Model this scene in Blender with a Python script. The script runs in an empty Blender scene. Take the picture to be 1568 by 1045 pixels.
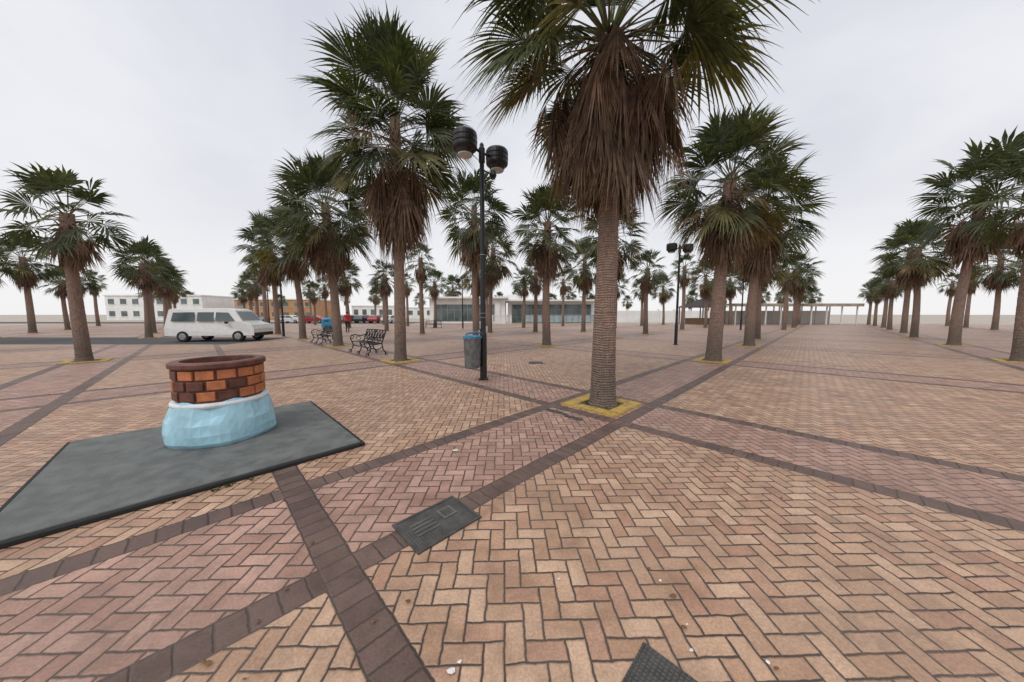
import bpy, math, random
from mathutils import Vector, Matrix
import numpy as np
R=random.Random(7)
sc=bpy.context.scene
pi=math.pi
# ------------------------------------------------------------------ helpers
class NT:
    def __init__(s,tree): s.t=tree
    def n(s,typ,**kw):
        nd=s.t.nodes.new(typ)
        for k,v in kw.items(): setattr(nd,k,v)
        return nd
    def put(s,sock,v):
        if isinstance(v,(int,float)): sock.default_value=v
        elif isinstance(v,(tuple,list)): sock.default_value=(tuple(v)+(1,))[:len(sock.default_value)]
        else: s.t.links.new(v,sock)
    def m(s,op,a,b=0.0,c=0.0):
        nd=s.n('ShaderNodeMath',operation=op)
        s.put(nd.inputs[0],a); s.put(nd.inputs[1],b)
        if len(nd.inputs)>2: s.put(nd.inputs[2],c)
        return nd.outputs[0]
    def mix(s,f,a,b,mode='MIX'):
        nd=s.n('ShaderNodeMix',data_type='RGBA',blend_type=mode)
        s.put(nd.inputs[0],f); s.put(nd.inputs[6],a); s.put(nd.inputs[7],b)
        return nd.outputs[2]
    def mixf(s,f,a,b):
        nd=s.n('ShaderNodeMix',data_type='FLOAT')
        s.put(nd.inputs[0],f); s.put(nd.inputs[2],a); s.put(nd.inputs[3],b)
        return nd.outputs[0]
    def noise(s,vec,scale,detail=4,rough=.55,dist=0):
        nd=s.n('ShaderNodeTexNoise'); s.put(nd.inputs['Scale'],scale); s.put(nd.inputs['Detail'],detail)
        s.put(nd.inputs['Roughness'],rough); s.put(nd.inputs['Distortion'],dist)
        if vec is not None: s.t.links.new(vec,nd.inputs['Vector'])
        return nd.outputs['Fac']
    def ss(s,v,a,b,lo=0.,hi=1.):
        nd=s.n('ShaderNodeMapRange',interpolation_type='SMOOTHSTEP')
        s.put(nd.inputs[0],v); s.put(nd.inputs[1],a); s.put(nd.inputs[2],b); s.put(nd.inputs[3],lo); s.put(nd.inputs[4],hi)
        return nd.outputs[0]
    def comb(s,x,y,z=0.):
        nd=s.n('ShaderNodeCombineXYZ'); s.put(nd.inputs[0],x); s.put(nd.inputs[1],y); s.put(nd.inputs[2],z)
        return nd.outputs[0]
def newmat(name):
    m=bpy.data.materials.new(name); m.use_nodes=True
    t=NT(m.node_tree); bs=m.node_tree.nodes['Principled BSDF']
    return m,t,bs
def simple(name,col,rough=.6,metal=0.,var=.25,scale=6.,bump=.15,bscale=40.,spec=.4):
    m,t,b=newmat(name)
    tc=t.n('ShaderNodeTexCoord').outputs['Object']
    f=t.noise(tc,scale,4)
    f=t.ss(f,.3,.7)
    c=t.mix(f,tuple(x*(1-var) for x in col),tuple(min(1,x*(1+var*.6)) for x in col))
    t.put(b.inputs['Base Color'],c)
    t.put(b.inputs['Roughness'],t.mixf(f,rough*.85,min(1,rough*1.15)))
    b.inputs['Metallic'].default_value=metal
    b.inputs['Specular IOR Level'].default_value=spec
    if bump>0:
        bn=t.n('ShaderNodeBump'); bn.inputs['Strength'].default_value=bump; bn.inputs['Distance'].default_value=.01
        t.put(bn.inputs['Height'],t.noise(tc,bscale,2)); t.put(b.inputs['Normal'],bn.outputs[0])
    return m

class MB:
    def __init__(s): s.v=[];s.f=[];s.mi=[];s.c=[]
    def add(s,vs,fs,mi=0,col=(1,1,1)):
        o=len(s.v); s.v.extend(vs); s.c.extend([col]*len(vs))
        for f in fs: s.f.append([i+o for i in f]); s.mi.append(mi)
    def box(s,c,sz,mi=0,rz=0.,taper=1.,M=None):
        x,y,z=sz[0]/2,sz[1]/2,sz[2]/2; vs=[]
        for dz,k in ((-z,1.),(z,taper)):
            for dx,dy in ((-x,-y),(x,-y),(x,y),(-x,y)):
                vs.append(Vector((dx*k,dy*k,dz)))
        Rm=Matrix.Rotation(rz,3,'Z')
        vs=[Rm@v+Vector(c) for v in vs]
        if M is not None: vs=[M@v for v in vs]
        s.add([tuple(v) for v in vs],[(0,3,2,1),(4,5,6,7),(0,1,5,4),(1,2,6,5),(2,3,7,6),(3,0,4,7)],mi)
    def tube(s,pts,r,n=8,mi=0,col=(1,1,1),caps=True):
        pts=[Vector(p) for p in pts]; rs=r if isinstance(r,(list,tuple)) else [r]*len(pts)
        vs=[];fs=[]; prev=None
        for i,p in enumerate(pts):
            d=(pts[min(i+1,len(pts)-1)]-pts[max(i-1,0)])
            if d.length<1e-9: d=Vector((0,0,1))
            d.normalize()
            if prev is None:
                a=Vector((0,0,1)) if abs(d.z)<.9 else Vector((1,0,0))
                x=d.cross(a).normalized()
            else:
                x=(prev-d*prev.dot(d)).normalized()
            prev=x; y=d.cross(x)
            for k in range(n):
                t=2*pi*k/n; vs.append(tuple(p+(x*math.cos(t)+y*math.sin(t))*rs[i]))
        for i in range(len(pts)-1):
            for k in range(n):
                a=i*n+k;b=i*n+(k+1)%n; fs.append((a,b,b+n,a+n))
        if caps:
            fs.append(tuple(range(n))[::-1]); L=(len(pts)-1)*n; fs.append(tuple(range(L,L+n)))
        s.add(vs,fs,mi,col)
    def lathe(s,prof,c=(0,0,0),n=24,mi=0,M=None):
        vs=[];fs=[]
        for r,z in prof:
            for k in range(n):
                t=2*pi*k/n; v=Vector((c[0]+r*math.cos(t),c[1]+r*math.sin(t),c[2]+z))
                if M is not None: v=M@v
                vs.append(tuple(v))
        for i in range(len(prof)-1):
            for k in range(n):
                a=i*n+k;b=i*n+(k+1)%n; fs.append((a,b,b+n,a+n))
        fs.append(tuple(range(n))[::-1]); L=(len(prof)-1)*n; fs.append(tuple(range(L,L+n)))
        s.add(vs,fs,mi)
    def mesh(s,name,mats,smooth=False,color=False):
        me=bpy.data.meshes.new(name); me.from_pydata(s.v,[],s.f)
        for m in mats: me.materials.append(m)
        me.polygons.foreach_set('material_index',s.mi)
        if smooth: me.polygons.foreach_set('use_smooth',[True]*len(s.f))
        if color:
            a=me.color_attributes.new('tint','FLOAT_COLOR','POINT')
            arr=np.ones((len(s.v),4),dtype=np.float32); arr[:,:3]=np.array(s.c,dtype=np.float32)
            a.data.foreach_set('color',arr.ravel())
        me.update(); return me
def place(name,me,loc=(0,0,0),rz=0.,sc_=1.,bevel=0.):
    o=bpy.data.objects.new(name,me); sc.collection.objects.link(o)
    o.location=loc; o.rotation_euler=(0,0,rz); o.scale=(sc_,)*3
    if bevel:
        b=o.modifiers.new('bevel','BEVEL'); b.width=bevel; b.segments=2; b.limit_method='ANGLE'
    return o
# ------------------------------------------------------------------ camera
cam=bpy.data.cameras.new('camera'); co=bpy.data.objects.new('camera',cam); sc.collection.objects.link(co)
cam.lens=10.95; cam.sensor_width=36; cam.clip_end=3000; cam.clip_start=.05
co.location=(0,0,1.6); co.rotation_euler=(math.radians(85.1),0,0); sc.camera=co
# ------------------------------------------------------------------ world
w=bpy.data.worlds.new('World'); sc.world=w; w.use_nodes=True
t=NT(w.node_tree); bg=w.node_tree.nodes['Background']
sky=t.n('ShaderNodeTexSky',sky_type='NISHITA'); sky.sun_disc=False
sky.sun_elevation=math.radians(52); sky.sun_rotation=math.radians(215)
g=t.n('ShaderNodeTexCoord').outputs['Generated']
sep=t.n('ShaderNodeSeparateXYZ'); t.put(sep.inputs[0],g)
z=sep.outputs[2]
den=t.m('ADD',t.m('MAXIMUM',z,0.),.25)
cv=t.comb(t.m('DIVIDE',sep.outputs[0],den),t.m('DIVIDE',sep.outputs[1],den),0.)
cl=t.ss(t.noise(cv,.9,5,.5,.4),.3,.72)
c1=t.mix(cl,(6.8,7.0,7.8),(9.2,9.25,9.6))
hz=t.ss(z,-.02,.5)
c2=t.mix(hz,(9.4,9.3,9.4),c1)
zen=t.ss(z,.75,1.)
c3=t.mix(zen,c2,(13.5,13.5,13.7))
fin=t.mix(.94,sky.outputs[0],c3)
t.put(bg.inputs['Color'],fin); bg.inputs['Strength'].default_value=.1
sl=bpy.data.lights.new('sun','SUN'); sl.energy=1.3; sl.angle=math.radians(25); sl.color=(1,.97,.92)
so=bpy.data.objects.new('sun',sl); sc.collection.objects.link(so)
so.rotation_euler=(math.radians(38),0,math.radians(-35))
sc.view_settings.view_transform='Standard'; sc.view_settings.look='None'; sc.view_settings.exposure=0
# ------------------------------------------------------------------ paving material
P0=(1.6,5.4); PER=7.5
def paving():
    m,t,b=newmat('brick_paving')
    tc=t.n('ShaderNodeTexCoord').outputs['Object']
    sp=t.n('ShaderNodeSeparateXYZ'); t.put(sp.inputs[0],tc)
    nz=t.n('ShaderNodeTexNoise'); nz.inputs['Scale'].default_value=8.; nz.inputs['Detail'].default_value=3; nz.inputs['Roughness'].default_value=.7; t.put(nz.inputs['Vector'],tc)
    ns=t.n('ShaderNodeSeparateColor'); t.put(ns.inputs[0],nz.outputs['Color'])
    X=t.m('ADD',sp.outputs[0],t.m('MULTIPLY',t.m('SUBTRACT',ns.outputs[0],.5),.024))
    Y=t.m('ADD',sp.outputs[1],t.m('MULTIPLY',t.m('SUBTRACT',ns.outputs[1],.5),.024))
    s2=math.sqrt(.5)
    rx=t.m('SUBTRACT',X,P0[0]); ry=t.m('SUBTRACT',Y,P0[1])
    U=t.m('MULTIPLY',t.m('ADD',rx,ry),s2); V=t.m('MULTIPLY',t.m('SUBTRACT',ry,rx),s2)
    ph=math.radians(1.5); cs,sn=math.cos(ph)/.1,math.sin(ph)/.1
    hx=t.m('ADD',t.m('MULTIPLY',X,cs),t.m('MULTIPLY',Y,sn)); hy=t.m('SUBTRACT',t.m('MULTIPLY',Y,cs),t.m('MULTIPLY',X,sn))
    ix=t.m('FLOOR',hx); iy=t.m('FLOOR',hy); fx=t.m('SUBTRACT',hx,ix); fy=t.m('SUBTRACT',hy,iy)
    k=t.m('FLOORED_MODULO',t.m('SUBTRACT',ix,iy),4.)
    e1=t.m('COMPARE',k,1.,.1); e2=t.m('COMPARE',k,2.,.1); isv=t.m('GREATER_THAN',k,1.5)
    u=t.mixf(isv,t.m('ADD',fx,e1),t.m('ADD',fy,e2)); v=t.mixf(isv,fy,fx)
    edge=t.m('MINIMUM',t.m('MINIMUM',u,t.m('SUBTRACT',2.,u)),t.m('MINIMUM',v,t.m('SUBTRACT',1.,v)))
    edgeH=t.m('MULTIPLY',edge,.1)
    idH=t.comb(t.m('SUBTRACT',ix,e1),t.m('SUBTRACT',iy,e2),0.)
    def per(q): return t.m('SUBTRACT',t.m('FLOORED_MODULO',t.m('ADD',q,PER/2),PER),PER/2)
    pu=t.m('ABSOLUTE',per(U)); pv=t.m('ABSOLUTE',per(V))
    hw=.64; lw=.1
    du=t.m('ABSOLUTE',t.m('SUBTRACT',pu,hw)); dv=t.m('ABSOLUTE',t.m('SUBTRACT',pv,hw))
    dx=t.m('ABSOLUTE',t.m('ADD',U,4.42))
    lu=t.m('LESS_THAN',du,lw); lv=t.m('LESS_THAN',dv,lw); lx=t.m('LESS_THAN',dx,lw)
    lU=t.m('MAXIMUM',lu,lx)
    dark=t.m('MAXIMUM',lU,lv)
    pink=t.m('MAXIMUM',t.m('LESS_THAN',pu,hw),t.m('LESS_THAN',pv,hw))
    along=t.mixf(lU,U,V); al=t.m('DIVIDE',along,.135); fa=t.m('FRACT',al)
    ea=t.m('MULTIPLY',t.m('MINIMUM',fa,t.m('SUBTRACT',1.,fa)),.135)
    dd=t.mixf(lU,dv,t.m('MINIMUM',du,dx))
    eb=t.m('SUBTRACT',lw,dd)
    edgeD=t.m('MINIMUM',ea,eb)
    idD=t.comb(t.m('FLOOR',al),t.m('FLOOR',t.mixf(lU,t.m('DIVIDE',V,PER/2),t.m('DIVIDE',U,PER/2))),7.)
    cut=t.m('MINIMUM',t.m('MINIMUM',du,dv),dx)
    edgeF=t.m('MINIMUM',edgeH,t.m('SUBTRACT',cut,lw))
    edgeA=t.mixf(dark,edgeF,edgeD)
    wn=t.n('ShaderNodeTexWhiteNoise',noise_dimensions='3D')
    vm=t.n('ShaderNodeMix',data_type='VECTOR'); t.put(vm.inputs[0],dark); t.put(vm.inputs[4],idH); t.put(vm.inputs[5],idD)
    t.t.links.new(vm.outputs[1],wn.inputs['Vector'])
    rnd=wn.outputs['Value']; rc=t.n('ShaderNodeSeparateColor'); t.put(rc.inputs[0],wn.outputs['Color'])
    fld=t.mix(rnd,(.43,.262,.170),(.585,.395,.275))
    fld=t.mix(t.m('MULTIPLY',t.m('GREATER_THAN',rc.outputs[1],.75),.55),fld,(.40,.215,.150))
    pk=t.mix(rnd,(.37,.212,.162),(.50,.315,.25))
    dk=t.mix(rnd,(.115,.072,.060),(.165,.105,.087))
    col=t.mix(pink,fld,pk); col=t.mix(dark,col,dk)
    big=t.noise(tc,.55,4,.62); mid=t.noise(tc,3.2,5,.68); fine=t.noise(tc,70.,4,.75)
    col=t.mix(1.,col,t.mix(t.ss(fine,.25,.75),(.74,.72,.70),(1.17,1.17,1.17)),'MULTIPLY')
    col=t.mix(1.,col,t.mix(t.ss(mid,.28,.68),(.68,.66,.64),(1.08,1.08,1.08)),'MULTIPLY')
    stain=t.m('MULTIPLY',t.ss(big,.50,.64),t.ss(mid,.47,.57))
    col=t.mix(t.m('MULTIPLY',stain,.55),col,(.16,.105,.08))
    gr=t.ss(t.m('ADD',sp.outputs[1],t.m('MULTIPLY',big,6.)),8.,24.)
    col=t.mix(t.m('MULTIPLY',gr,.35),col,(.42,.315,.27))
    jw=t.m('ADD',.0012,t.m('MULTIPLY',mid,.0045))
    jm=t.ss(edgeA,jw,t.m('ADD',jw,.003))
    jc=t.mix(t.ss(big,.35,.65),(.035,.025,.02),(.12,.085,.065))
    col=t.mix(jm,jc,col)
    chip=t.ss(edgeA,.002,.014)
    col=t.mix(t.m('MULTIPLY',t.m('SUBTRACT',1.,chip),.4),col,t.mix(.5,col,(.08,.06,.05)))
    t.put(b.inputs['Base Color'],col)
    t.put(b.inputs['Roughness'],t.mixf(t.ss(mid,.3,.7),.36,.72)); b.inputs['Specular IOR Level'].default_value=.45
    h=t.m('ADD',t.m('MULTIPLY',t.ss(edgeA,.001,.012),.006),t.m('MULTIPLY',fine,.0022))
    h=t.m('ADD',h,t.m('MULTIPLY',rc.outputs[2],.0028))
    bn=t.n('ShaderNodeBump'); bn.inputs['Strength'].default_value=.9; bn.inputs['Distance'].default_value=1.
    t.put(bn.inputs['Height'],h); t.put(b.inputs['Normal'],bn.outputs[0])
    return m
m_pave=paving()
m_sand=simple('sandy_ground',(.42,.37,.31),.9,var=.2,scale=.3)
m_asph=simple('asphalt',(.075,.075,.078),.85,scale=1.2,bscale=60,bump=.4)
m_black=simple('black_painted_iron',(.012,.013,.014),.42,var=.3,bump=.1,spec=.5)
m_glassy=simple('lamp_lens',(.5,.5,.48),.25,bump=0)
m_white=simple('white_render',(.80,.79,.77),.75,var=.08,scale=.8,bump=.2,bscale=15)
m_glass=simple('window_glass',(.10,.13,.135),.08,var=.5,scale=.5,bump=0,spec=.8)
m_mull=simple('window_frame',(.30,.31,.31),.4,bump=0)
m_orange=simple('ochre_render',(.48,.27,.14),.8,var=.15,scale=.6)
m_roof=simple('dark_roof',(.05,.042,.038),.8,scale=3)
m_beige=simple('canopy_canvas',(.42,.36,.29),.8,scale=1)
m_soil=simple('soil',(.10,.065,.04),.95,var=.5,scale=14,bump=1.,bscale=50)
m_bin=simple('grey_bin_metal',(.15,.15,.148),.5,metal=.0,var=.35,scale=7)
m_blue=simple('blue_liner',(.05,.25,.44),.45,var=.2)
m_steel=simple('steel_strap',(.35,.36,.37),.4,metal=.7)
m_tire=simple('tyre_rubber',(.02,.02,.02),.8)
m_mat=simple('grey_rubber_slab',(.135,.14,.135),.7,var=.28,scale=6,bump=.5,bscale=120)
def cover_mat():
    m,t,b=newmat('cast_iron_cover')
    tc=t.n('ShaderNodeTexCoord').outputs['Object']; sp=t.n('ShaderNodeSeparateXYZ'); t.put(sp.inputs[0],tc)
    fx=t.m('ABSOLUTE',t.m('SUBTRACT',t.m('FRACT',t.m('MULTIPLY',sp.outputs[0],50.)),.5))
    fy=t.m('ABSOLUTE',t.m('SUBTRACT',t.m('FRACT',t.m('MULTIPLY',sp.outputs[1],50.)),.5))
    d=t.ss(t.m('MAXIMUM',fx,fy),.25,.38,1.,0.)
    n=t.noise(tc,9.,6,.65)
    c=t.mix(t.ss(n,.3,.7),(.045,.043,.038),(.12,.11,.10))
    c=t.mix(t.m('MULTIPLY',d,.6),c,(.13,.13,.125)); t.put(b.inputs['Base Color'],c)
    b.inputs['Roughness'].default_value=.5; b.inputs['Metallic'].default_value=.35
    bn=t.n('ShaderNodeBump'); bn.inputs['Strength'].default_value=.8; bn.inputs['Distance'].default_value=.004
    t.put(bn.inputs['Height'],d); t.put(b.inputs['Normal'],bn.outputs[0]); return m
m_cover=cover_mat()
def yellow_mat():
    m,t,b=newmat('worn_yellow_paint')
    tc=t.n('ShaderNodeTexCoord').outputs['Object']; sp=t.n('ShaderNodeSeparateXYZ'); t.put(sp.inputs[0],tc)
    n=t.noise(tc,7.,6,.7); n2=t.noise(tc,40.,4,.6)
    c=t.mix(n2,(.40,.25,.04),(.58,.40,.09))
    c=t.mix(t.ss(n,.50,.64),c,(.26,.165,.09))
    j=t.m('MINIMUM',t.m('ABSOLUTE',t.m('SUBTRACT',t.m('FRACT',t.m('MULTIPLY',sp.outputs[0],5.)),.5)),t.m('ABSOLUTE',t.m('SUBTRACT',t.m('FRACT',t.m('MULTIPLY',sp.outputs[1],5.)),.5)))
    c=t.mix(t.ss(j,.015,.04,.8,0.),c,(.08,.055,.03))
    t.put(b.inputs['Base Color'],c); b.inputs['Roughness'].default_value=.75
    bn=t.n('ShaderNodeBump'); bn.inputs['Strength'].default_value=.5; bn.inputs['Distance'].default_value=.01
    t.put(bn.inputs['Height'],n2); t.put(b.inputs['Normal'],bn.outputs[0]); return m
m_yel=yellow_mat()
# ------------------------------------------------------------------ ground sheets
def sheet(name,x0,x1,y0,y1,z,mat):
    b=MB(); b.add([(x0,y0,z),(x1,y0,z),(x1,y1,z),(x0,y1,z)],[(0,1,2,3)]); return place(name,b.mesh(name,[mat]))
sheet('ground',-1500,1500,-1500,1500,-.008,m_sand)
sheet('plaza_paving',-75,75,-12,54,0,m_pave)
sheet('street',-140,-17.5,54.3,66,-.003,m_asph)
sheet('service_road',-75,-15.2,16.5,21.5,.004,m_asph)
# ------------------------------------------------------------------ palms
def leaf_mat():
    m,t,b=newmat('palm_frond')
    a=t.n('ShaderNodeAttribute',attribute_name='tint').outputs['Color']
    tc=t.n('ShaderNodeTexCoord').outputs['Object']
    n=t.noise(tc,7.,1,.6)
    c=t.mix(1.,a,t.mix(t.ss(n,.3,.7),(.7,.7,.7),(1.35,1.35,1.25)),'MULTIPLY')
    t.put(b.inputs['Base Color'],c); b.inputs['Roughness'].default_value=.5; b.inputs['Specular IOR Level'].default_value=.35
    tr=t.n('ShaderNodeBsdfTranslucent'); t.put(tr.inputs[0],t.mix(1.,c,(1.35,1.3,.6),'MULTIPLY'))
    mx=t.n('ShaderNodeMixShader'); mx.inputs[0].default_value=.28
    t.t.links.new(b.outputs[0],mx.inputs[1]); t.t.links.new(tr.outputs[0],mx.inputs[2])
    t.t.links.new(mx.outputs[0],t.t.nodes['Material Output'].inputs[0]); return m
def trunk_mat():
    m,t,b=newmat('palm_trunk')
    tc=t.n('ShaderNodeTexCoord').outputs['Object']; sp=t.n('ShaderNodeSeparateXYZ'); t.put(sp.inputs[0],tc)
    z=sp.outputs[2]; n=t.noise(tc,5.,3,.6)
    zz=t.m('ADD',t.m('MULTIPLY',z,150.),t.m('MULTIPLY',n,14.))
    s=t.m('ADD',t.m('MULTIPLY',t.m('SINE',zz),.5),.5)
    mp=t.n('ShaderNodeMapping'); t.put(mp.inputs[0],tc); mp.inputs['Scale'].default_value=(1,1,.12)
    st=t.noise(mp.outputs[0],60.,3,.7)
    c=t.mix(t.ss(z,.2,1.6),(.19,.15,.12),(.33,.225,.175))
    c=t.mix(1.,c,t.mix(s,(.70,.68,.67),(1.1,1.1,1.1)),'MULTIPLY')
    c=t.mix(1.,c,t.mix(t.ss(st,.3,.7),(.58,.57,.56),(1.15,1.15,1.15)),'MULTIPLY')
    c=t.mix(t.m('MULTIPLY',t.ss(n,.5,.7),.45),c,(.15,.12,.10))
    t.put(b.inputs['Base Color'],c); b.inputs['Roughness'].default_value=.9
    bn=t.n('ShaderNodeBump'); bn.inputs['Strength'].default_value=.9; bn.inputs['Distance'].default_value=.012
    t.put(bn.inputs['Height'],t.m('ADD',s,t.m('MULTIPLY',st,1.5))); t.put(b.inputs['Normal'],bn.outputs[0]); return m
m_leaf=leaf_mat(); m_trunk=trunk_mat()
def frond(B,rd,base,az,el,Lp,Lb,nseg,spread,sag,droop,col,colp,fold=.15,roll=0.,d2=None,tipd=.25,pr=.014):
    ca,sa=math.cos(az),math.sin(az); ce,se=math.cos(el),math.sin(el)
    d=Vector((ce*ca,ce*sa,se)); base=Vector(base)
    pts=[base+d*(Lp*q)+Vector((0,0,-sag*q*q)) for q in (0,.35,.7,1.)]
    B.tube(pts,[pr*1.5,pr*1.1,pr*.9,pr*.7],4,0,colp,caps=False)
    hast=pts[-1]
    if d2 is None: d2=(d*Lp+Vector((0,0,-2*sag))).normalized()
    s=Vector((-sa,ca,0)); n=d2.cross(s).normalized(); s=n.cross(d2).normalized()
    s1=(s*math.cos(roll)+n*math.sin(roll)); n=d2.cross(s1)
    RS=(0.,.28,.52,.7,.86,1.)
    vs=[];fs=[];cols=[]
    da=2*spread/nseg
    for i in range(nseg):
        a=-spread+da*(i+.5)+rd.uniform(-.1,.1)*da; q=min(1.,abs(a)/spread)
        if rd.random()<.04: continue
        dr=d2*math.cos(a)+s1*math.sin(a)+n*(fold*abs(math.sin(a))+rd.uniform(-.05,.05)); dr.normalize()
        L=Lb*(1-.30*q**1.6)*rd.uniform(.86,1.06)
        org=hast+d2*(.16*Lb*(1-q)); lat=n.cross(dr).normalized()
        td=tipd*rd.uniform(.3,1.8); tw=rd.uniform(-.08,.08)
        cc=rd.uniform(.75,1.25); o=len(vs)
        for r in RS:
            wd=math.sin(min(da,.2)*.53)*L*min(r,.54)+.003
            if r>.52: wd*=max(.04,1-((r-.52)/.48)**.7)
            p=org+dr*(L*r)+lat*(tw*L*r*r)
            g=droop*L*r**2.2
            if r>.5: g+=td*L*((r-.5)/.5)**1.6*.6
            p=Vector((p.x,p.y,p.z-g))
            vs+= [tuple(p-lat*wd),tuple(p+n*(wd*.6)),tuple(p+lat*wd)]
            tip=max(0,(r-.75)/.25)
            c=tuple(x*cc for x in col); c=tuple(c[j]*(1-.45*tip)+(.16,.12,.06)[j]*.45*tip for j in range(3))
            cols+= [c,c,c]
        for j in range(len(RS)-1):
            k=o+3*j; fs+=[(k,k+1,k+4,k+3),(k+1,k+2,k+5,k+4)]
    o=len(B.v); B.v.extend(vs); B.c.extend(cols)
    for f in fs: B.f.append([i+o for i in f]); B.mi.append(0)
def palm(name,heart,bottom,Rr,ng,nd,seed,nseg=26,r0=.2,r1=.135,lean=(0,0),skr=.68,dead_seg=14,elr=114,gz=.42,dz=(.26,.64),lbk=1.,rox=1.,pet=.5,ol=.4):
    rd=random.Random(seed); B=MB(); cl=heart-bottom
    top=heart-.1
    def axis(z):
        q=z/heart; return Vector((lean[0]*q*q+.03*math.sin(q*5+seed),lean[1]*q*q,z))
    ax0=axis(0)
    N=int(top/.045); n=16; vs=[];fs=[]
    for i in range(N+1):
        z=top*i/N; q=min(1.,z/top)
        r=r1+(r0-r1)*(1-q)**1.3+.05*math.exp(-z/.12)+(.002 if i%2 else -.002)+rd.uniform(-.0015,.0015)
        if z>bottom-.2: r+= .035*min(1,(z-bottom+.2)/.4)
        c=axis(z)-ax0
        for k in range(n):
            a=2*pi*k/n; rr=r*(1+.03*math.sin(3*a+z*1.3+seed)+rd.uniform(-.016,.016)); vs.append((c.x+rr*math.cos(a),c.y+rr*math.sin(a),z-.02))
    for i in range(N):
        for k in range(n):
            a=i*n+k;b=i*n+(k+1)%n; fs.append((a,b,b+n,a+n))
    fs.append(tuple(range(N*n,N*n+n)))
    B.add(vs,fs,1,(.2,.14,.1))
    def ctr(z): 
        c=axis(z)-ax0; return c.x,c.y
    for i in range(60):
        z=bottom-.15+rd.random()*cl*.8; az=rd.uniform(0,2*pi); cx,cy=ctr(z)
        L=rd.uniform(.12,.4); ca,sa=math.cos(az),math.sin(az)
        B.tube([(cx+ca*.12,cy+sa*.12,z),(cx+ca*(.16+L*.35),cy+sa*(.16+L*.35),z+L*.6)],[.035,.012],4,0,(.11*rd.uniform(.6,1.3),.065,.04),caps=False)
    ga=2.39996
    for i in range(ng):
        q=(i+.5)/ng; az=i*ga+rd.uniform(-.3,.3)
        el=math.radians(84-elr*q**.95+rd.uniform(-9,9))
        z=heart+.1-q*cl*gz; cx,cy=ctr(z); sc1=rd.uniform(.84,1.06)*(1-.12*(q<.12))*(1-.16*max(0,q-.4)/.6)
        Lp=Rr*pet*sc1; Lb=Rr*(1.02-pet)*sc1
        gcol=[(.058,.076,.036),(.046,.064,.032),(.076,.092,.042),(.094,.108,.058)][rd.randrange(4)]
        if q>.78 and rd.random()<ol: gcol=(.15,.14,.055) if rd.random()<.6 else (.17,.12,.065)
        frond(B,rd,(cx+math.cos(az)*.08,cy+math.sin(az)*.08,z),az,el,Lp,Lb,nseg,math.radians(rd.uniform(95,125)),
              Lp*(.04+.22*q),.04+.16*q+rd.uniform(0,.12),gcol,(.13,.15,.06) if q<.7 else (.19,.14,.07),
              fold=rd.uniform(.05,.4),roll=rd.uniform(-.9,.9),tipd=.22)
    for i in range(nd):
        q=(i+.5)/nd; az=i*ga+rd.uniform(-.4,.4)+1
        z=heart-cl*(dz[0]+(dz[1]-dz[0])*q)+rd.uniform(-.08,.08); cx,cy=ctr(z)
        el=math.radians(rd.uniform(-5,-35)-35*q)
        Lp=Rr*rd.uniform(.26,.42)*(1-.35*q)*skr
        Lb=cl*rd.uniform(.34,.52)*(1-.10*q)*lbk
        ro=rd.uniform(.02,.34)*(1-.4*q)*rox
        if rd.random()<.12: ro+=rd.uniform(.2,.5)
        d2=Vector((math.cos(az)*ro,math.sin(az)*ro,-1)).normalized()
        k=rd.uniform(.65,1.3)
        col=[(.175,.108,.076),(.215,.142,.102),(.15,.092,.066),(.25,.175,.125)][rd.randrange(4)]
        frond(B,rd,(cx+math.cos(az)*.1,cy+math.sin(az)*.1,z),az,el,Lp,Lb,dead_seg,math.radians(rd.uniform(22,46)),
              Lp*.45,0.05,tuple(x*k for x in col),(.13,.085,.05),fold=-rd.uniform(.2,.9),roll=rd.uniform(-.5,.5),d2=d2,tipd=.08)
    for i in range(int(nd*.4)):
        z=heart-cl*rd.uniform(.02,.4); az=rd.uniform(0,2*pi); cx,cy=ctr(z); L=rd.uniform(.6,1.3)*Rr/2.5; e=math.radians(rd.uniform(-50,55))
        ca,sa=math.cos(az),math.sin(az); pts=[]
        for q in (0,.35,.7,1.): pts.append((cx+ca*math.cos(e)*L*q,cy+sa*math.cos(e)*L*q,z+math.sin(e)*L*q-.55*L*q*q))
        B.tube(pts,[.018,.013,.009,.005],4,0,(.24*rd.uniform(.6,1.3),.16,.09),caps=False)
    return B.mesh(name,[m_leaf,m_trunk],smooth=False,color=True)
pit=MB()
def ring(b,o,i,z0,z1,mi):
    vs=[]
    for r,z in ((o,z0),(o,z1),(i,z1),(i,z0)):
        vs+=[(-r,-r,z),(r,-r,z),(r,r,z),(-r,r,z)]
    fs=[]
    for a in range(3):
        for k in range(4):
            fs.append((a*4+k,a*4+(k+1)%4,a*4+4+(k+1)%4,a*4+4+k))
    b.add(vs,fs,mi)
ring(pit,.52,.29,-.005,.022,0)
pit.add([(-.29,-.29,.008),(.29,-.29,.008),(.29,.29,.008),(-.29,.29,.008)],[(0,1,2,3)],1)
me_pit=pit.mesh('tree_surround',[m_yel,m_soil])
def tree(me,x,y,rz=0.,s=1.,pitit=True):
    place('palm_tree',me,(x,y,0),rz,s)
    if pitit: place('tree_surround',me_pit,(x,y+.05,0),pi/4)
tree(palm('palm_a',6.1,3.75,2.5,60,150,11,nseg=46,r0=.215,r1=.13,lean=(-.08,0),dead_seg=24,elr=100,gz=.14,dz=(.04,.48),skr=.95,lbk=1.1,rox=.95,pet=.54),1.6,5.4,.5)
tree(palm('palm_b',8.2,4.4,2.75,62,80,12,nseg=38,r0=.2,r1=.13,lean=(.05,.1),dz=(.34,.68),elr=110),-3.85,10.65)
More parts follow.
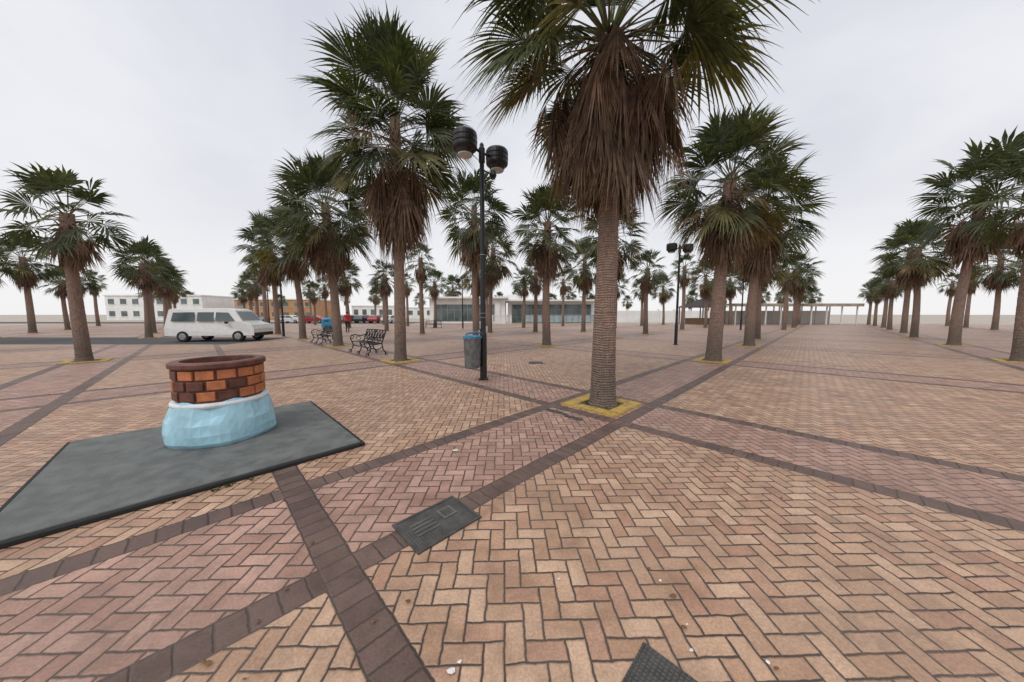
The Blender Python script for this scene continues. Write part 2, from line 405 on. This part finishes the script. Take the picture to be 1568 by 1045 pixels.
tree(palm('palm_c',6.3,3.6,2.25,52,75,13,nseg=32,r0=.24,r1=.14,lean=(.35,0),ol=.8),6.93,10.62,.2)
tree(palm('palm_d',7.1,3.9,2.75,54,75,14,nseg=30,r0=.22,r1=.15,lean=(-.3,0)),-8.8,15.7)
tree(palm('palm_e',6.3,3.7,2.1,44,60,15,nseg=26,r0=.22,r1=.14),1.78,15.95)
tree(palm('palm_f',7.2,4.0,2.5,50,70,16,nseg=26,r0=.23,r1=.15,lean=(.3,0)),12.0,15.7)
V=[palm('palm_g',8.9,5.0,2.7,46,56,21,nseg=20,dead_seg=9),
   palm('palm_h',6.0,3.8,2.0,34,42,22,nseg=18,dead_seg=9),
   palm('palm_i',6.6,3.9,2.3,40,46,23,nseg=18,dead_seg=9,lean=(.3,.1)),
   palm('palm_j',5.4,3.6,1.7,28,34,24,nseg=16,dead_seg=8),
   palm('palm_k',6.2,4.2,1.45,22,28,25,nseg=16,dead_seg=8,r0=.19,r1=.13,elr=105),
   palm('palm_l',7.3,4.3,2.5,42,46,26,nseg=18,dead_seg=9,lean=(-.3,.1))]
spec=[(-2.5,21.4,0,0),(6.75,21.0,5,1),(15.9,20.2,2,2),(-13.6,20.2,2,4),
 (-1.9,27,5,3),(2.1,28,3,1),(-7.3,25.3,4,2),(10.9,25.4,3,3),(6.5,28.4,2,1),(-18.8,25,5,2),(-12,29.8,3,1),(20.5,26,2,1)]
for x,y,k,r in spec: tree(V[k],x,y,r)
sx=PER*math.sqrt(.5)
done=[(s[0],s[1]) for s in spec]+[(1.6,5.4),(-3.78,10.65),(6.93,10.62),(-8.8,15.7),(1.78,15.95),(12,15.7)]
for row in range(1,9):
    y=5.4+sx*row
    for i in range(-14,15):
        if (i+row)%2: continue
        x=1.6+sx*i
        if abs(x)>62: continue
        if any((x-a)**2+(y-b)**2<14 for a,b in done): continue
        if row<=2 and abs(x)<14: continue
        if -24<x<-15 and 14<y<24: continue
        if row==8 and -16<x<15: continue
        k=R.choice([1,2,3,4,4,3]) if row>4 else R.choice([1,2,5,3])
        tree(V[k],x+R.uniform(-.3,.3),y+R.uniform(-.3,.3),R.uniform(0,6.28),R.uniform(.9,1.1))
for i in range(30):
    x=R.uniform(-95,95); y=R.uniform(68,110)
    place('palm_tree',V[R.choice([1,2,4,5])],(x,y,0),R.uniform(0,6.28),R.uniform(.9,1.25))
# ------------------------------------------------------------------ street lamps
def lamp_mesh():
    B=MB()
    B.lathe([(.12,0),(.12,.03),(.085,.05),(.085,1.1),(.078,1.14),(.066,1.2),(.058,3.2),(.052,5.25),(.05,5.5),(.03,5.54)],n=16,mi=0)
    for sgn in (1,-1):
        B.tube([(0,0,5.32),(sgn*.28,0,5.36)],.03,8)
        c=(sgn*.5,0,5.16)
        B.lathe([(.05,-.06),(.17,-.05),(.2,0.02),(.255,.06),(.268,.09),(.268,.15),(.258,.165),(.272,.18),(.272,.26),(.26,.275),(.272,.29),(.268,.37),(.24,.41),(.1,.43),(.04,.44)],c,n=28,mi=0)
        B.lathe([(.16,-.075),(.165,-.052),(.12,-.05)],c,n=20,mi=1)
    B.lathe([(.06,5.1),(.075,5.12),(.075,5.42),(.06,5.44)],n=12)
    B.tube([(0,0,4.95),(.25,-.05,4.92)],.018,6); B.lathe([(.05,-.08),(.09,0),(.06,.1),(.03,.12)],(.3,-.06,4.9),n=12)
    for z in (1.52,1.62,3.0): B.lathe([(.075,z),(.076,z+.012),(.06,z+.014)],n=12,mi=2)
    return B.mesh('street_lamp',[m_black,m_glassy,m_steel])
lm=lamp_mesh()
for x,y,r,s in ((-.70,7.56,48,1),(8.6,16.3,10,.93),(23.5,32,40,1),(-5.6,35.5,20,1),(-16.6,22.6,90,1),(-28,36,30,1),(34,17,60,1)):
    o=place('street_lamp',lm,(x,y,0),math.radians(r),s)
# ------------------------------------------------------------------ litter bin
B=MB()
prof=[(.155,0),(.175,.02),(.195,.68),(.205,.70),(.205,.73),(.18,.73),(.16,.3)]
B.lathe(prof,(0,0,.33),n=36,mi=0)
B.lathe([(.208,0),(.214,.03),(.19,.035),(.17,.0)],(0,0,1.055),n=28,mi=1)
for k in range(9):
    a=2*pi*k/9+.3; B.tube([(.205*math.cos(a),.205*math.sin(a),1.08),(.222*math.cos(a+.1),.222*math.sin(a+.1),1.04-.03*R.random())],[.02,.012],5,1)
for k in range(26):
    a=2*pi*k/26
    B.tube([(.178*math.cos(a),.178*math.sin(a),.36),(.198*math.cos(a),.198*math.sin(a),1.0)],.006,4,0)
B.tube([(.24,.02,.28),(.24,.02,1.25)],.018,8,2)
B.tube([(-.17,0,1.13),(-.1,0,1.16),(.1,0,1.17),(.24,.02,1.15)],.022,8,1)
B.box((.24,.02,.95),(.14,.05,.04),2); B.box((.24,.02,.45),(.14,.05,.04),2)
place('litter_bin',B.mesh('litter_bin',[m_bin,m_blue,m_black]),(-.94,7.36,0),math.radians(35))
# ------------------------------------------------------------------ benches
def arc(c,r,a0,a1,n=8,x=0.):
    return [(x,c[0]+r*math.cos(a0+(a1-a0)*i/n),c[1]+r*math.sin(a0+(a1-a0)*i/n)) for i in range(n+1)]
def bench_mesh():
    B=MB(); L=1.75
    for x in (-L/2,0,L/2):
        r=.022
        B.tube([(x,-.02,.0),(x,-.06,.06),(x,.02,.16),(x,.05,.3),(x,.0,.42)],r,6)
        B.tube(arc((-.07,.05),.05,0,4.5,8,x),.014,5)
        B.tube([(x,.56,.0),(x,.58,.06),(x,.48,.2),(x,.44,.42)],r,6)
        B.tube(arc((.60,.05),.045,0,-5,8,x),.014,5)
        B.tube([(x,.05,.28),(x,.25,.2),(x,.46,.28)],.016,5)
        B.tube([(x,.0,.42),(x,.22,.39),(x,.44,.42),(x,.52,.62),(x,.6,.86)],r,6)
        if x!=0:
            B.tube([(x,.0,.42),(x,-.05,.52),(x,-.01,.64),(x,.12,.67),(x,.32,.62),(x,.52,.66)],.02,6)
            B.tube(arc((.02,.57),.06,1.5,-4,8,x),.012,5)
            B.tube(arc((.25,.52),.08,0,6.28,10,x),.011,5)
    for i in range(8):
        y=.02+i*.06; z=.425-.03*math.sin(i/7*pi)
        B.box((0,y,z),(L,.038,.014))
    def bp(x,s): return (x,.44+.16*s,.42+.44*s)
    for s in (.18,1.0): B.tube([bp(-L/2,s),bp(0,s+.04*(s>.5)),bp(L/2,s)],.024,6)
    n=7
    for i in range(n):
        x0=-L/2+L*i/n; x1=x0+L/n; xm=(x0+x1)/2
        B.tube([bp(x0,.2),bp(xm,.6),bp(x1,.98)],.015,4); B.tube([bp(x1,.2),bp(xm,.6),bp(x0,.98)],.015,4)
        B.tube([bp(xm+.07*math.cos(a),.6+.16*math.sin(a)) for a in [k*pi/4 for k in range(9)]],.014,4)
    return B.mesh('park_bench',[m_black])
bm=bench_mesh()
place('park_bench',bm,(-6.15,12.55,0),math.radians(-45),1.1)
place('park_bench',bm,(-10.6,16.9,0),math.radians(-45),1.1)
place('park_bench',bm,(-9.2,36.5,0),math.radians(10))
# ------------------------------------------------------------------ covers
m_mat2=simple('cover_relief',(.17,.165,.155),.5,metal=.3)
def cover(name,x,y,a,b,rz=45,z=.006,panel=True):
    B=MB()
    B.box((0,0,z/2),(a,b,z+.004),0)
    f=.022
    for s in (-1,1):
        B.box((s*(a/2+f/2),0,.006),(f,b+2*f,.014),0); B.box((0,s*(b/2+f/2),.0055),(a,f-.002,.0125),0)
    if panel:
        B.box((a*.22,b*.12,z+.006),(a*.24,b*.34,.006),1)
        B.box((a*.22,b*.12,z+.010),(a*.16,b*.24,.004),0)
        for k in range(4): B.box((-a*.2,b*(.22-.12*k),z+.005),(a*.36,b*.03,.004),1)
    return place(name,B.mesh(name,[m_cover,m_mat2]),(x,y,0),math.radians(rz))
cover('manhole_cover',-.575,2.28,.50,.36)
cover('drain_cover',.64,1.03,.46,.46,45,z=.02,panel=False)
cover('manhole_cover',.78,10.2,.4,.4,0)
cover('drain_slot',.72,5.0,.35,.04,-45,panel=False)
cover('drain_slot',.95,4.70,.25,.04,-45,panel=False)
# ------------------------------------------------------------------ litter scraps and weeds
B=MB()
m_paper=simple('paper',(.7,.69,.66),.8,bump=0); m_lf=simple('dry_leaf',(.16,.09,.045),.9,bump=0)
def scrap(x,y,r,mi):
    n=7; a0=R.random()*6; vs=[]
    for k in range(n):
        a=a0+2*pi*k/n; q=r*R.uniform(.5,1.1); vs.append((x+q*math.cos(a)*1.3,y+q*math.sin(a),.008+R.random()*r*.5))
    vs.append((x,y,.012+r*.4)); B.add(vs,[(k,(k+1)%n,n) for k in range(n)],mi)
for x,y,r in ((-.66,3.52,.035),(-.27,1.265,.018),(.85,1.35,.010),(-.24,1.30,.010),(.28,1.75,.008)): scrap(x,y,r,0)
for i in range(140):
    y=R.uniform(1.1,14); x=R.uniform(-1.1,1.1)*y
    scrap(x,y,R.uniform(.004,.016),R.choice([1,1,1,1,1,1,0]))
place('litter_scraps',B.mesh('litter_scraps',[m_paper,m_lf]))
m_weed=simple('weed',(.07,.10,.03),.7,bump=0)
B=MB()
def tuft(x,y,s):
    for k in range(9):
        a=R.random()*6.28; l=s*R.uniform(.5,1.2); c,d=math.cos(a),math.sin(a); w_=.006
        B.add([(x-d*w_,y+c*w_,0),(x+d*w_,y-c*w_,0),(x+c*l*.5,y+d*l*.5,l*.7),(x+c*l,y+d*l,l*.5)],[(0,1,2),(1,3,2)],0)
for i in range(26):
    q=R.random(); e=R.choice([0,1])
    if e: x,y=-1.83-1.77*q+.03,3.66+1.77*q+.03
    else: x,y=-1.85-1.2*q+.04,3.64-1.2*q-.04
    if R.random()<.6: tuft(x,y,R.uniform(.015,.04))
for i in range(20):
    a=R.random()*6.28; tuft(1.6+.24*math.cos(a),5.42+.24*math.sin(a),.05)
place('weeds',B.mesh('weeds',[m_weed]))
# ------------------------------------------------------------------ slab + painted sculpture
B=MB(); B.box((0,0,.03),(2.5,2.5,.05),0); 
for s in (-1,1):
    B.box((s*1.265,0,.02),(.05,2.58,.045),1); B.box((0,s*1.265,.02),(2.47,.05,.043),1)
place('rubber_slab',B.mesh('rubber_slab',[m_mat,m_tire]),(-3.62,3.69,0),pi/4,bevel=.01)
m_sky=simple('pale_blue_paint',(.36,.60,.70),.4,var=.15,scale=5); m_wp=simple('white_paint',(.72,.75,.75),.45,var=.1)
m_br=simple('brown_paint',(.13,.05,.035),.5,var=.4,scale=8); m_or=simple('orange_paint',(.50,.17,.07),.5,var=.25,scale=10)
B=MB()
vs=[];fs=[];n=40
prof=[(.50,.055),(.53,.1),(.535,.2),(.52,.32),(.49,.42),(.46,.52),(.44,.56)]
for j,(r,z) in enumerate(prof):
    for k in range(n):
        a=2*pi*k/n; rr=r*(1+.03*math.sin(5*a+z*9)+.015*math.sin(11*a)); vs.append((rr*math.cos(a),rr*math.sin(a),z+(.03*math.sin(6*a) if j>3 else 0)))
for j in range(len(prof)-1):
    for k in range(n): a=j*n+k;b=j*n+(k+1)%n; fs.append((a,b,b+n,a+n))
B.add(vs,fs,0)
B.lathe([(.46,.5),(.475,.53),(.465,.56),(.3,.57)],n=32,mi=1)
B.lathe([(.42,.55),(.42,.97),(.36,.97),(.36,.8)],n=32,mi=2)
for row in range(3):
    for k in range(14):
        a=2*pi*(k+.5*(row%2))/14
        B.box((.415*math.cos(a),.415*math.sin(a),.64+.125*row),(.045,.165,.105),R.choice([2,3,3]),rz=a)
B.lathe([(.44,.955),(.465,.97),(.465,1.02),(.44,1.035),(.36,1.035),(.35,.9)],n=32,mi=2)
place('painted_sculpture',B.mesh('painted_sculpture',[m_sky,m_wp,m_br,m_or]),(-3.74,3.95,0),.2,bevel=.008)
# ------------------------------------------------------------------ vehicles
m_lamp=simple('headlamp',(.6,.6,.58),.2,bump=0); m_red=simple('red_lamp',(.35,.02,.02),.3,bump=0)
def vehicle(kind,paint):
    B=MB()
    if kind=='van':
        L,W,zb=4.6,1.85,.3; body=[(-2.3,.35),(-2.32,.8),(-2.15,1.85),(-2.0,1.93),(.9,1.95),(1.25,1.85),(1.75,1.15),(2.2,1.0),(2.32,.75),(2.3,.35)]; wx=(-1.4,1.45)
        wins=[[(-1.95,1.2),(-1.9,1.7),(-.8,1.72),(-.8,1.2)],[(-.65,1.2),(-.65,1.72),(.2,1.72),(.2,1.2)],[(.3,1.2),(.3,1.72),(.95,1.7),(1.35,1.2)]]
        belt=1.1
    else:
        L,W,zb=4.2,1.75,.25; body=[(-2.1,.3),(-2.12,.75),(-2.0,.95),(-1.6,1.32),(-1.1,1.43),(.2,1.44),(.6,1.35),(1.15,.98),(1.85,.86),(2.08,.68),(2.1,.3)]; wx=(-1.3,1.3)
        wins=[[(-1.6,1.0),(-1.35,1.3),(-.55,1.36),(-.55,.98)],[(-.45,.98),(-.45,1.36),(.25,1.35),(.85,.98)]]; belt=.9
    def hw(z): return W/2*(1 if z<belt else 1-.16*(z-belt)/.6)
    vs=[];n=len(body)
    for s in (-1,1):
        for x,z in body: vs.append((x,s*hw(z),z))
    fs=[tuple(range(n)),tuple(range(2*n-1,n-1,-1))]
    for i in range(n): j=(i+1)%n; fs.append((i,i+n,j+n,j))
    B.add(vs,fs,0)
    for wv in wins:
        for s in (-1,1):
            B.add([(x,s*(hw(z)+.006),z) for x,z in wv],[(0,1,2,3)],1)
    for i in ([5,1] if kind=='van' else [6,2]):
        (xa,za),(xb,zb2)=body[i],body[i+1]
        q=.12; nx,nz=-(zb2-za),(xb-xa); l=math.hypot(nx,nz); nx,nz=nx/l*.01,nz/l*.01
        pa=(xa+(xb-xa)*q,za+(zb2-za)*q); pb=(xa+(xb-xa)*(1-q),za+(zb2-za)*(1-q))
        if kind=='van' and i==1: pa=(xa+(xb-xa)*.4,za+(zb2-za)*.4)
        B.add([(pa[0]+nx,-hw(pa[1])*.9,pa[1]+nz),(pa[0]+nx,hw(pa[1])*.9,pa[1]+nz),(pb[0]+nx,hw(pb[1])*.9,pb[1]+nz),(pb[0]+nx,-hw(pb[1])*.9,pb[1]+nz)],[(0,1,2,3)],1)
    for x in wx:
        for s in (-1,1):
            M=Matrix.Translation((x,s*(W/2-.1),.32))@Matrix.Rotation(pi/2,4,'X')
            B.lathe([(.2,-.13),(.3,-.12),(.32,-.08),(.32,.08),(.3,.12),(.2,.13)],n=20,mi=2,M=M)
            B.lathe([(.17,-.14),(.19,-.135),(.19,.135),(.17,.14)],n=14,mi=3,M=M)
    B.box((L/2-.02,0,.42),(.1,W*.96,.2),2); B.box((-L/2+.02,0,.42),(.1,W*.96,.2),2)
    for s in (-1,1):
        B.box((L/2-.08,s*W*.36,.68),(.1,.3,.14),4); B.box((-L/2+.03,s*W*.42,.85 if kind=='van' else .75),(.08,.14,.3 if kind=='van' else .14),5)
        B.box((.95 if kind=='van' else .75,s*(W/2+.1),1.12 if kind=='van' else .95),(.1,.16,.12),2)
    return B.mesh(kind,[paint,m_glass,m_tire,m_steel,m_lamp,m_red])
pw=simple('white_car_paint',(.72,.72,.7),.25,var=.05,bump=0); pr=simple('red_car_paint',(.38,.02,.025),.25,var=.1,bump=0)
pg=simple('grey_car_paint',(.16,.17,.18),.25,var=.1,bump=0); pbk=simple('dark_car_paint',(.03,.035,.05),.25,var=.1,bump=0)
place('parked_van',vehicle('van',pw),(-17.6,18.9,0),math.radians(8),bevel=.04)
cm={k:vehicle('car',p) for k,p in (('r',pr),('g',pg),('d',pbk),('w',pw))}
for x,y,k,a in ((-35.8,56.5,'r',5),(-32.5,59,'d',180),(-29.5,56.5,'g',80),(-27,57,'d',85),(-24.4,56.8,'r',85),(-22,57,'w',80),(-41,58,'w',0),(-48,58,'g',0),(-56,58,'d',0)):
    place('parked_car',cm[k],(x,y,0),math.radians(a),bevel=.04)
B=MB(); B.box((0,0,.62),(1.1,.9,1.0),0,taper=1.08); B.lathe([(.6,0),(.55,.12),(.3,.22),(.05,.25)],(0,0,1.12),n=20,mi=0)
B.box((0,-.47,.95),(.5,.05,.1),1)
for q_ in (-.4,.4): B.box((q_,0,.06),(.1,.7,.12),1)
place('recycling_container',B.mesh('recycling_container',[m_blue,m_black]),(-20.4,34.5,0),.3,.9,bevel=.03)
# ------------------------------------------------------------------ buildings
B=MB()
def glazed(B,x0,x1,y,z0,z1,nx,mg,mm,rails=(.5,)):
    B.add([(x0,y,z0),(x1,y,z0),(x1,y,z1),(x0,y,z1)],[(0,1,2,3)],mg)
    for i in range(nx+1):
        x=x0+(x1-x0)*i/nx; B.box((x,y-.03,(z0+z1)/2),(.09,.1,z1-z0),mm)
    for q in rails: B.box(((x0+x1)/2,y-.02,z0+(z1-z0)*q),(x1-x0,.05,.08),mm)
B.box((-8,60.2,2.2),(13.6,8,4.4),0); B.box((-8,59.9,4.55),(14.6,9.4,.3),0)
glazed(B,-13.9,-3.2,56.15,.35,3.35,9,1,2,(.68,))
B.box((-14.2,56.1,1.9),(.5,.3,3.8),0); B.box((-2.6,56.1,1.9),(.9,.3,3.8),0)
B.box((7.2,61.5,2.0),(16,7,3.9),0); B.box((7,60.8,4.1),(16.6,9,.28),0)
glazed(B,0,14.6,57.95,.1,3.4,16,1,2,(.3,.7))
glazed(B,2,14.8,54.6,.2,1.5,12,3,2,(.98,))
B.box((-.2,60,4.75),(3,3,1.0),0)
place('glazed_pavilion',B.mesh('glazed_pavilion',[m_white,m_glass,m_mull,simple('railing_glass',(.35,.45,.46),.1,bump=0)]))
B=MB()
for i in range(12):
    for j in range(5):
        cx=-3.1+.24*i; cz=.15+.27*j
        B.tube([(cx+.12*math.cos(a),54.2,cz+.12*math.sin(a)) for a in [k*pi/4 for k in range(9)]],.028,4)
B.box((-1.8,54.2,1.42),(3.1,.2,.1)); B.box((-1.8,54.2,.03),(3.1,.24,.06)); B.box((-3.4,54.2,.75),(.22,.24,1.5)); B.box((-.2,54.2,.75),(.22,.24,1.5))
place('lattice_wall',B.mesh('lattice_wall',[m_white]))
B=MB(); B.box((29,62,1.15),(26,.25,2.3),0); 
for i in range(9): B.box((16.5+3.1*i,61.85,1.3),(.35,.3,2.6),0)
place('white_wall',B.mesh('white_wall',[m_white]))
B=MB()
B.box((44,50.5,3.15),(20,5,.22),0); B.box((44,48.1,2.95),(20,.15,.3),0)
for i in range(9):
    for y in (48.4,52.6): B.box((34.6+2.35*i,y,1.5),(.14,.14,3.0),1)
B.box((44,53.2,1.1),(20,.15,2.2),1)
place('beach_canopy',B.mesh('beach_canopy',[m_beige,m_white]))
B=MB()
B.add([(-2.6,-2.6,2.7),(2.6,-2.6,2.7),(2.6,2.6,2.7),(-2.6,2.6,2.7),(0,0,4.1)],[(0,1,4),(1,2,4),(2,3,4),(3,0,4),(3,2,1,0)],0)
for a in (-2.2,2.2):
    for c in (-2.2,2.2): B.tube([(a,c,0),(a,c,2.8)],.09,8,1)
B.box((0,0,.5),(3.2,3.2,1.0),1)
place('thatched_kiosk',B.mesh('thatched_kiosk',[m_roof,simple('kiosk_wood',(.16,.1,.06),.8)]),(30.3,50,0),.3)
def block(name,x,y,w_,d,h,mat,fl,nw,rz=0):
    B=MB(); B.box((0,0,h/2),(w_,d,h),0); B.box((0,0,h+.15),(w_+.4,d+.4,.3),1)
    for f in range(fl):
        for i in range(nw):
            wx_=-w_/2+w_*(i+.5)/nw; z=h*(f+.55)/fl
            B.box((wx_,-d/2-.01,z),(w_/nw*.5,.06,h/fl*.42),2); B.box((wx_,-d/2-.06,z-h/fl*.24),(w_/nw*.6,.16,.08),1)
    return place(name,B.mesh(name,[mat,m_white,m_glass]),(x,y,0),rz)
block('ochre_building',-66,92,22,10,5.6,m_orange,2,7)
block('white_house',-96,90,26,12,6.5,m_white,2,8)
block('white_house',-46,108,14,9,4.2,m_white,1,5)
block('white_house',-30,125,22,9,4,m_white,1,6)
# ------------------------------------------------------------------ person (walking, red jacket)
def person():
    J=[('pel',(0,0,.93),.125),('bel',(0,0,1.08),.12),('che',(0,.02,1.28),.15),('nec',(0,.02,1.46),.055),('hd0',(0,.035,1.54),.075),('hd1',(0,.045,1.63),.095),('hd2',(0,.03,1.71),.07),
       ('hl',(-.1,0,.88),.095),('kl',(-.11,.16,.5),.062),('al',(-.11,.10,.09),.042),('tl',(-.12,.25,.04),.036),
       ('hr',(.1,0,.88),.095),('kr',(.1,-.02,.5),.062),('ar',(.1,-.3,.16),.042),('tr',(.1,-.2,.05),.036),
       ('sl',(-.19,.01,1.40),.07),('el',(-.25,-.07,1.14),.05),('wl',(-.24,.05,.92),.032),('pl',(-.24,.08,.86),.03),
       ('sr',(.19,.01,1.40),.07),('er',(.25,.02,1.13),.05),('wr',(.24,.17,.93),.032),('pr',(.24,.21,.88),.03)]
    E=[('pel','bel'),('bel','che'),('che','nec'),('nec','hd0'),('hd0','hd1'),('hd1','hd2'),('pel','hl'),('hl','kl'),('kl','al'),('al','tl'),('pel','hr'),('hr','kr'),('kr','ar'),('ar','tr'),
       ('che','sl'),('sl','el'),('el','wl'),('wl','pl'),('che','sr'),('sr','er'),('er','wr'),('wr','pr')]
    ix={j[0]:i for i,j in enumerate(J)}
    vs=[j[1] for j in J]; rs=[j[2] for j in J]; es=[(ix[a],ix[b]) for a,b in E]
    for s,p in (('pl',(-.24,.08,.86)),('pr',(.24,.21,.88))):
        for k in range(5):
            b0=len(vs); dy=-.03+.018*k
            l=(.05,.075,.085,.078,.06)[k]
            if k==0: q1=(p[0],p[1]+.045,p[2]+.0); q2=(p[0],p[1]+.06,p[2]-.035)
            else: q1=(p[0],p[1]+dy,p[2]-.045); q2=(p[0]+(.012 if p[0]<0 else -.012),p[1]+dy,p[2]-.045-l*.6)
            vs+=[q1,q2]; rs+=[.010,.007]; es+=[(ix[s],b0),(b0,b0+1)]
    me=bpy.data.meshes.new('walking_person'); me.from_pydata(vs,es,[]); o=bpy.data.objects.new('walking_person',me); sc.collection.objects.link(o)
    sk=o.modifiers.new('skin','SKIN')
    if me.skin_vertices:
        lay=me.skin_vertices[0].data
        for i,r in enumerate(rs):
            lay[i].radius=(r,r*.8) if (i<len(J) and J[i][0] in('che','bel','pel')) else (r,r)
        lay[0].use_root=True
    sb=o.modifiers.new('sub','SUBSURF'); sb.levels=2; sb.render_levels=2
    dg=bpy.context.evaluated_depsgraph_get(); ev=o.evaluated_get(dg); m2=bpy.data.meshes.new_from_object(ev)
    o.modifiers.clear(); o.data=m2; m2.name='walking_person'
    m2.materials.clear()
    for m in (simple('skin',(.45,.27,.19),.5),simple('red_jacket',(.55,.015,.03),.7),simple('dark_trousers',(.02,.02,.028),.8),simple('dark_hair',(.02,.014,.01),.6),simple('shoes',(.03,.03,.03),.5)): m2.materials.append(m)
    for p in m2.polygons:
        c=p.center; p.use_smooth=True
        if c.z<.1 or (c.z<.13 and c.y<-.15): k=4
        elif c.z<.93 and abs(c.x)<.19: k=2
        elif c.z<.9 : k=0
        elif c.z<1.47: k=1
        elif c.z>1.66 or (c.z>1.52 and c.y<.03): k=3
        else: k=0
        p.material_index=k
    return o
pe=person(); pe.location=(-14.4,27.3,0); pe.rotation_euler=(0,0,math.radians(20)); pe.scale=(1.08,)*3
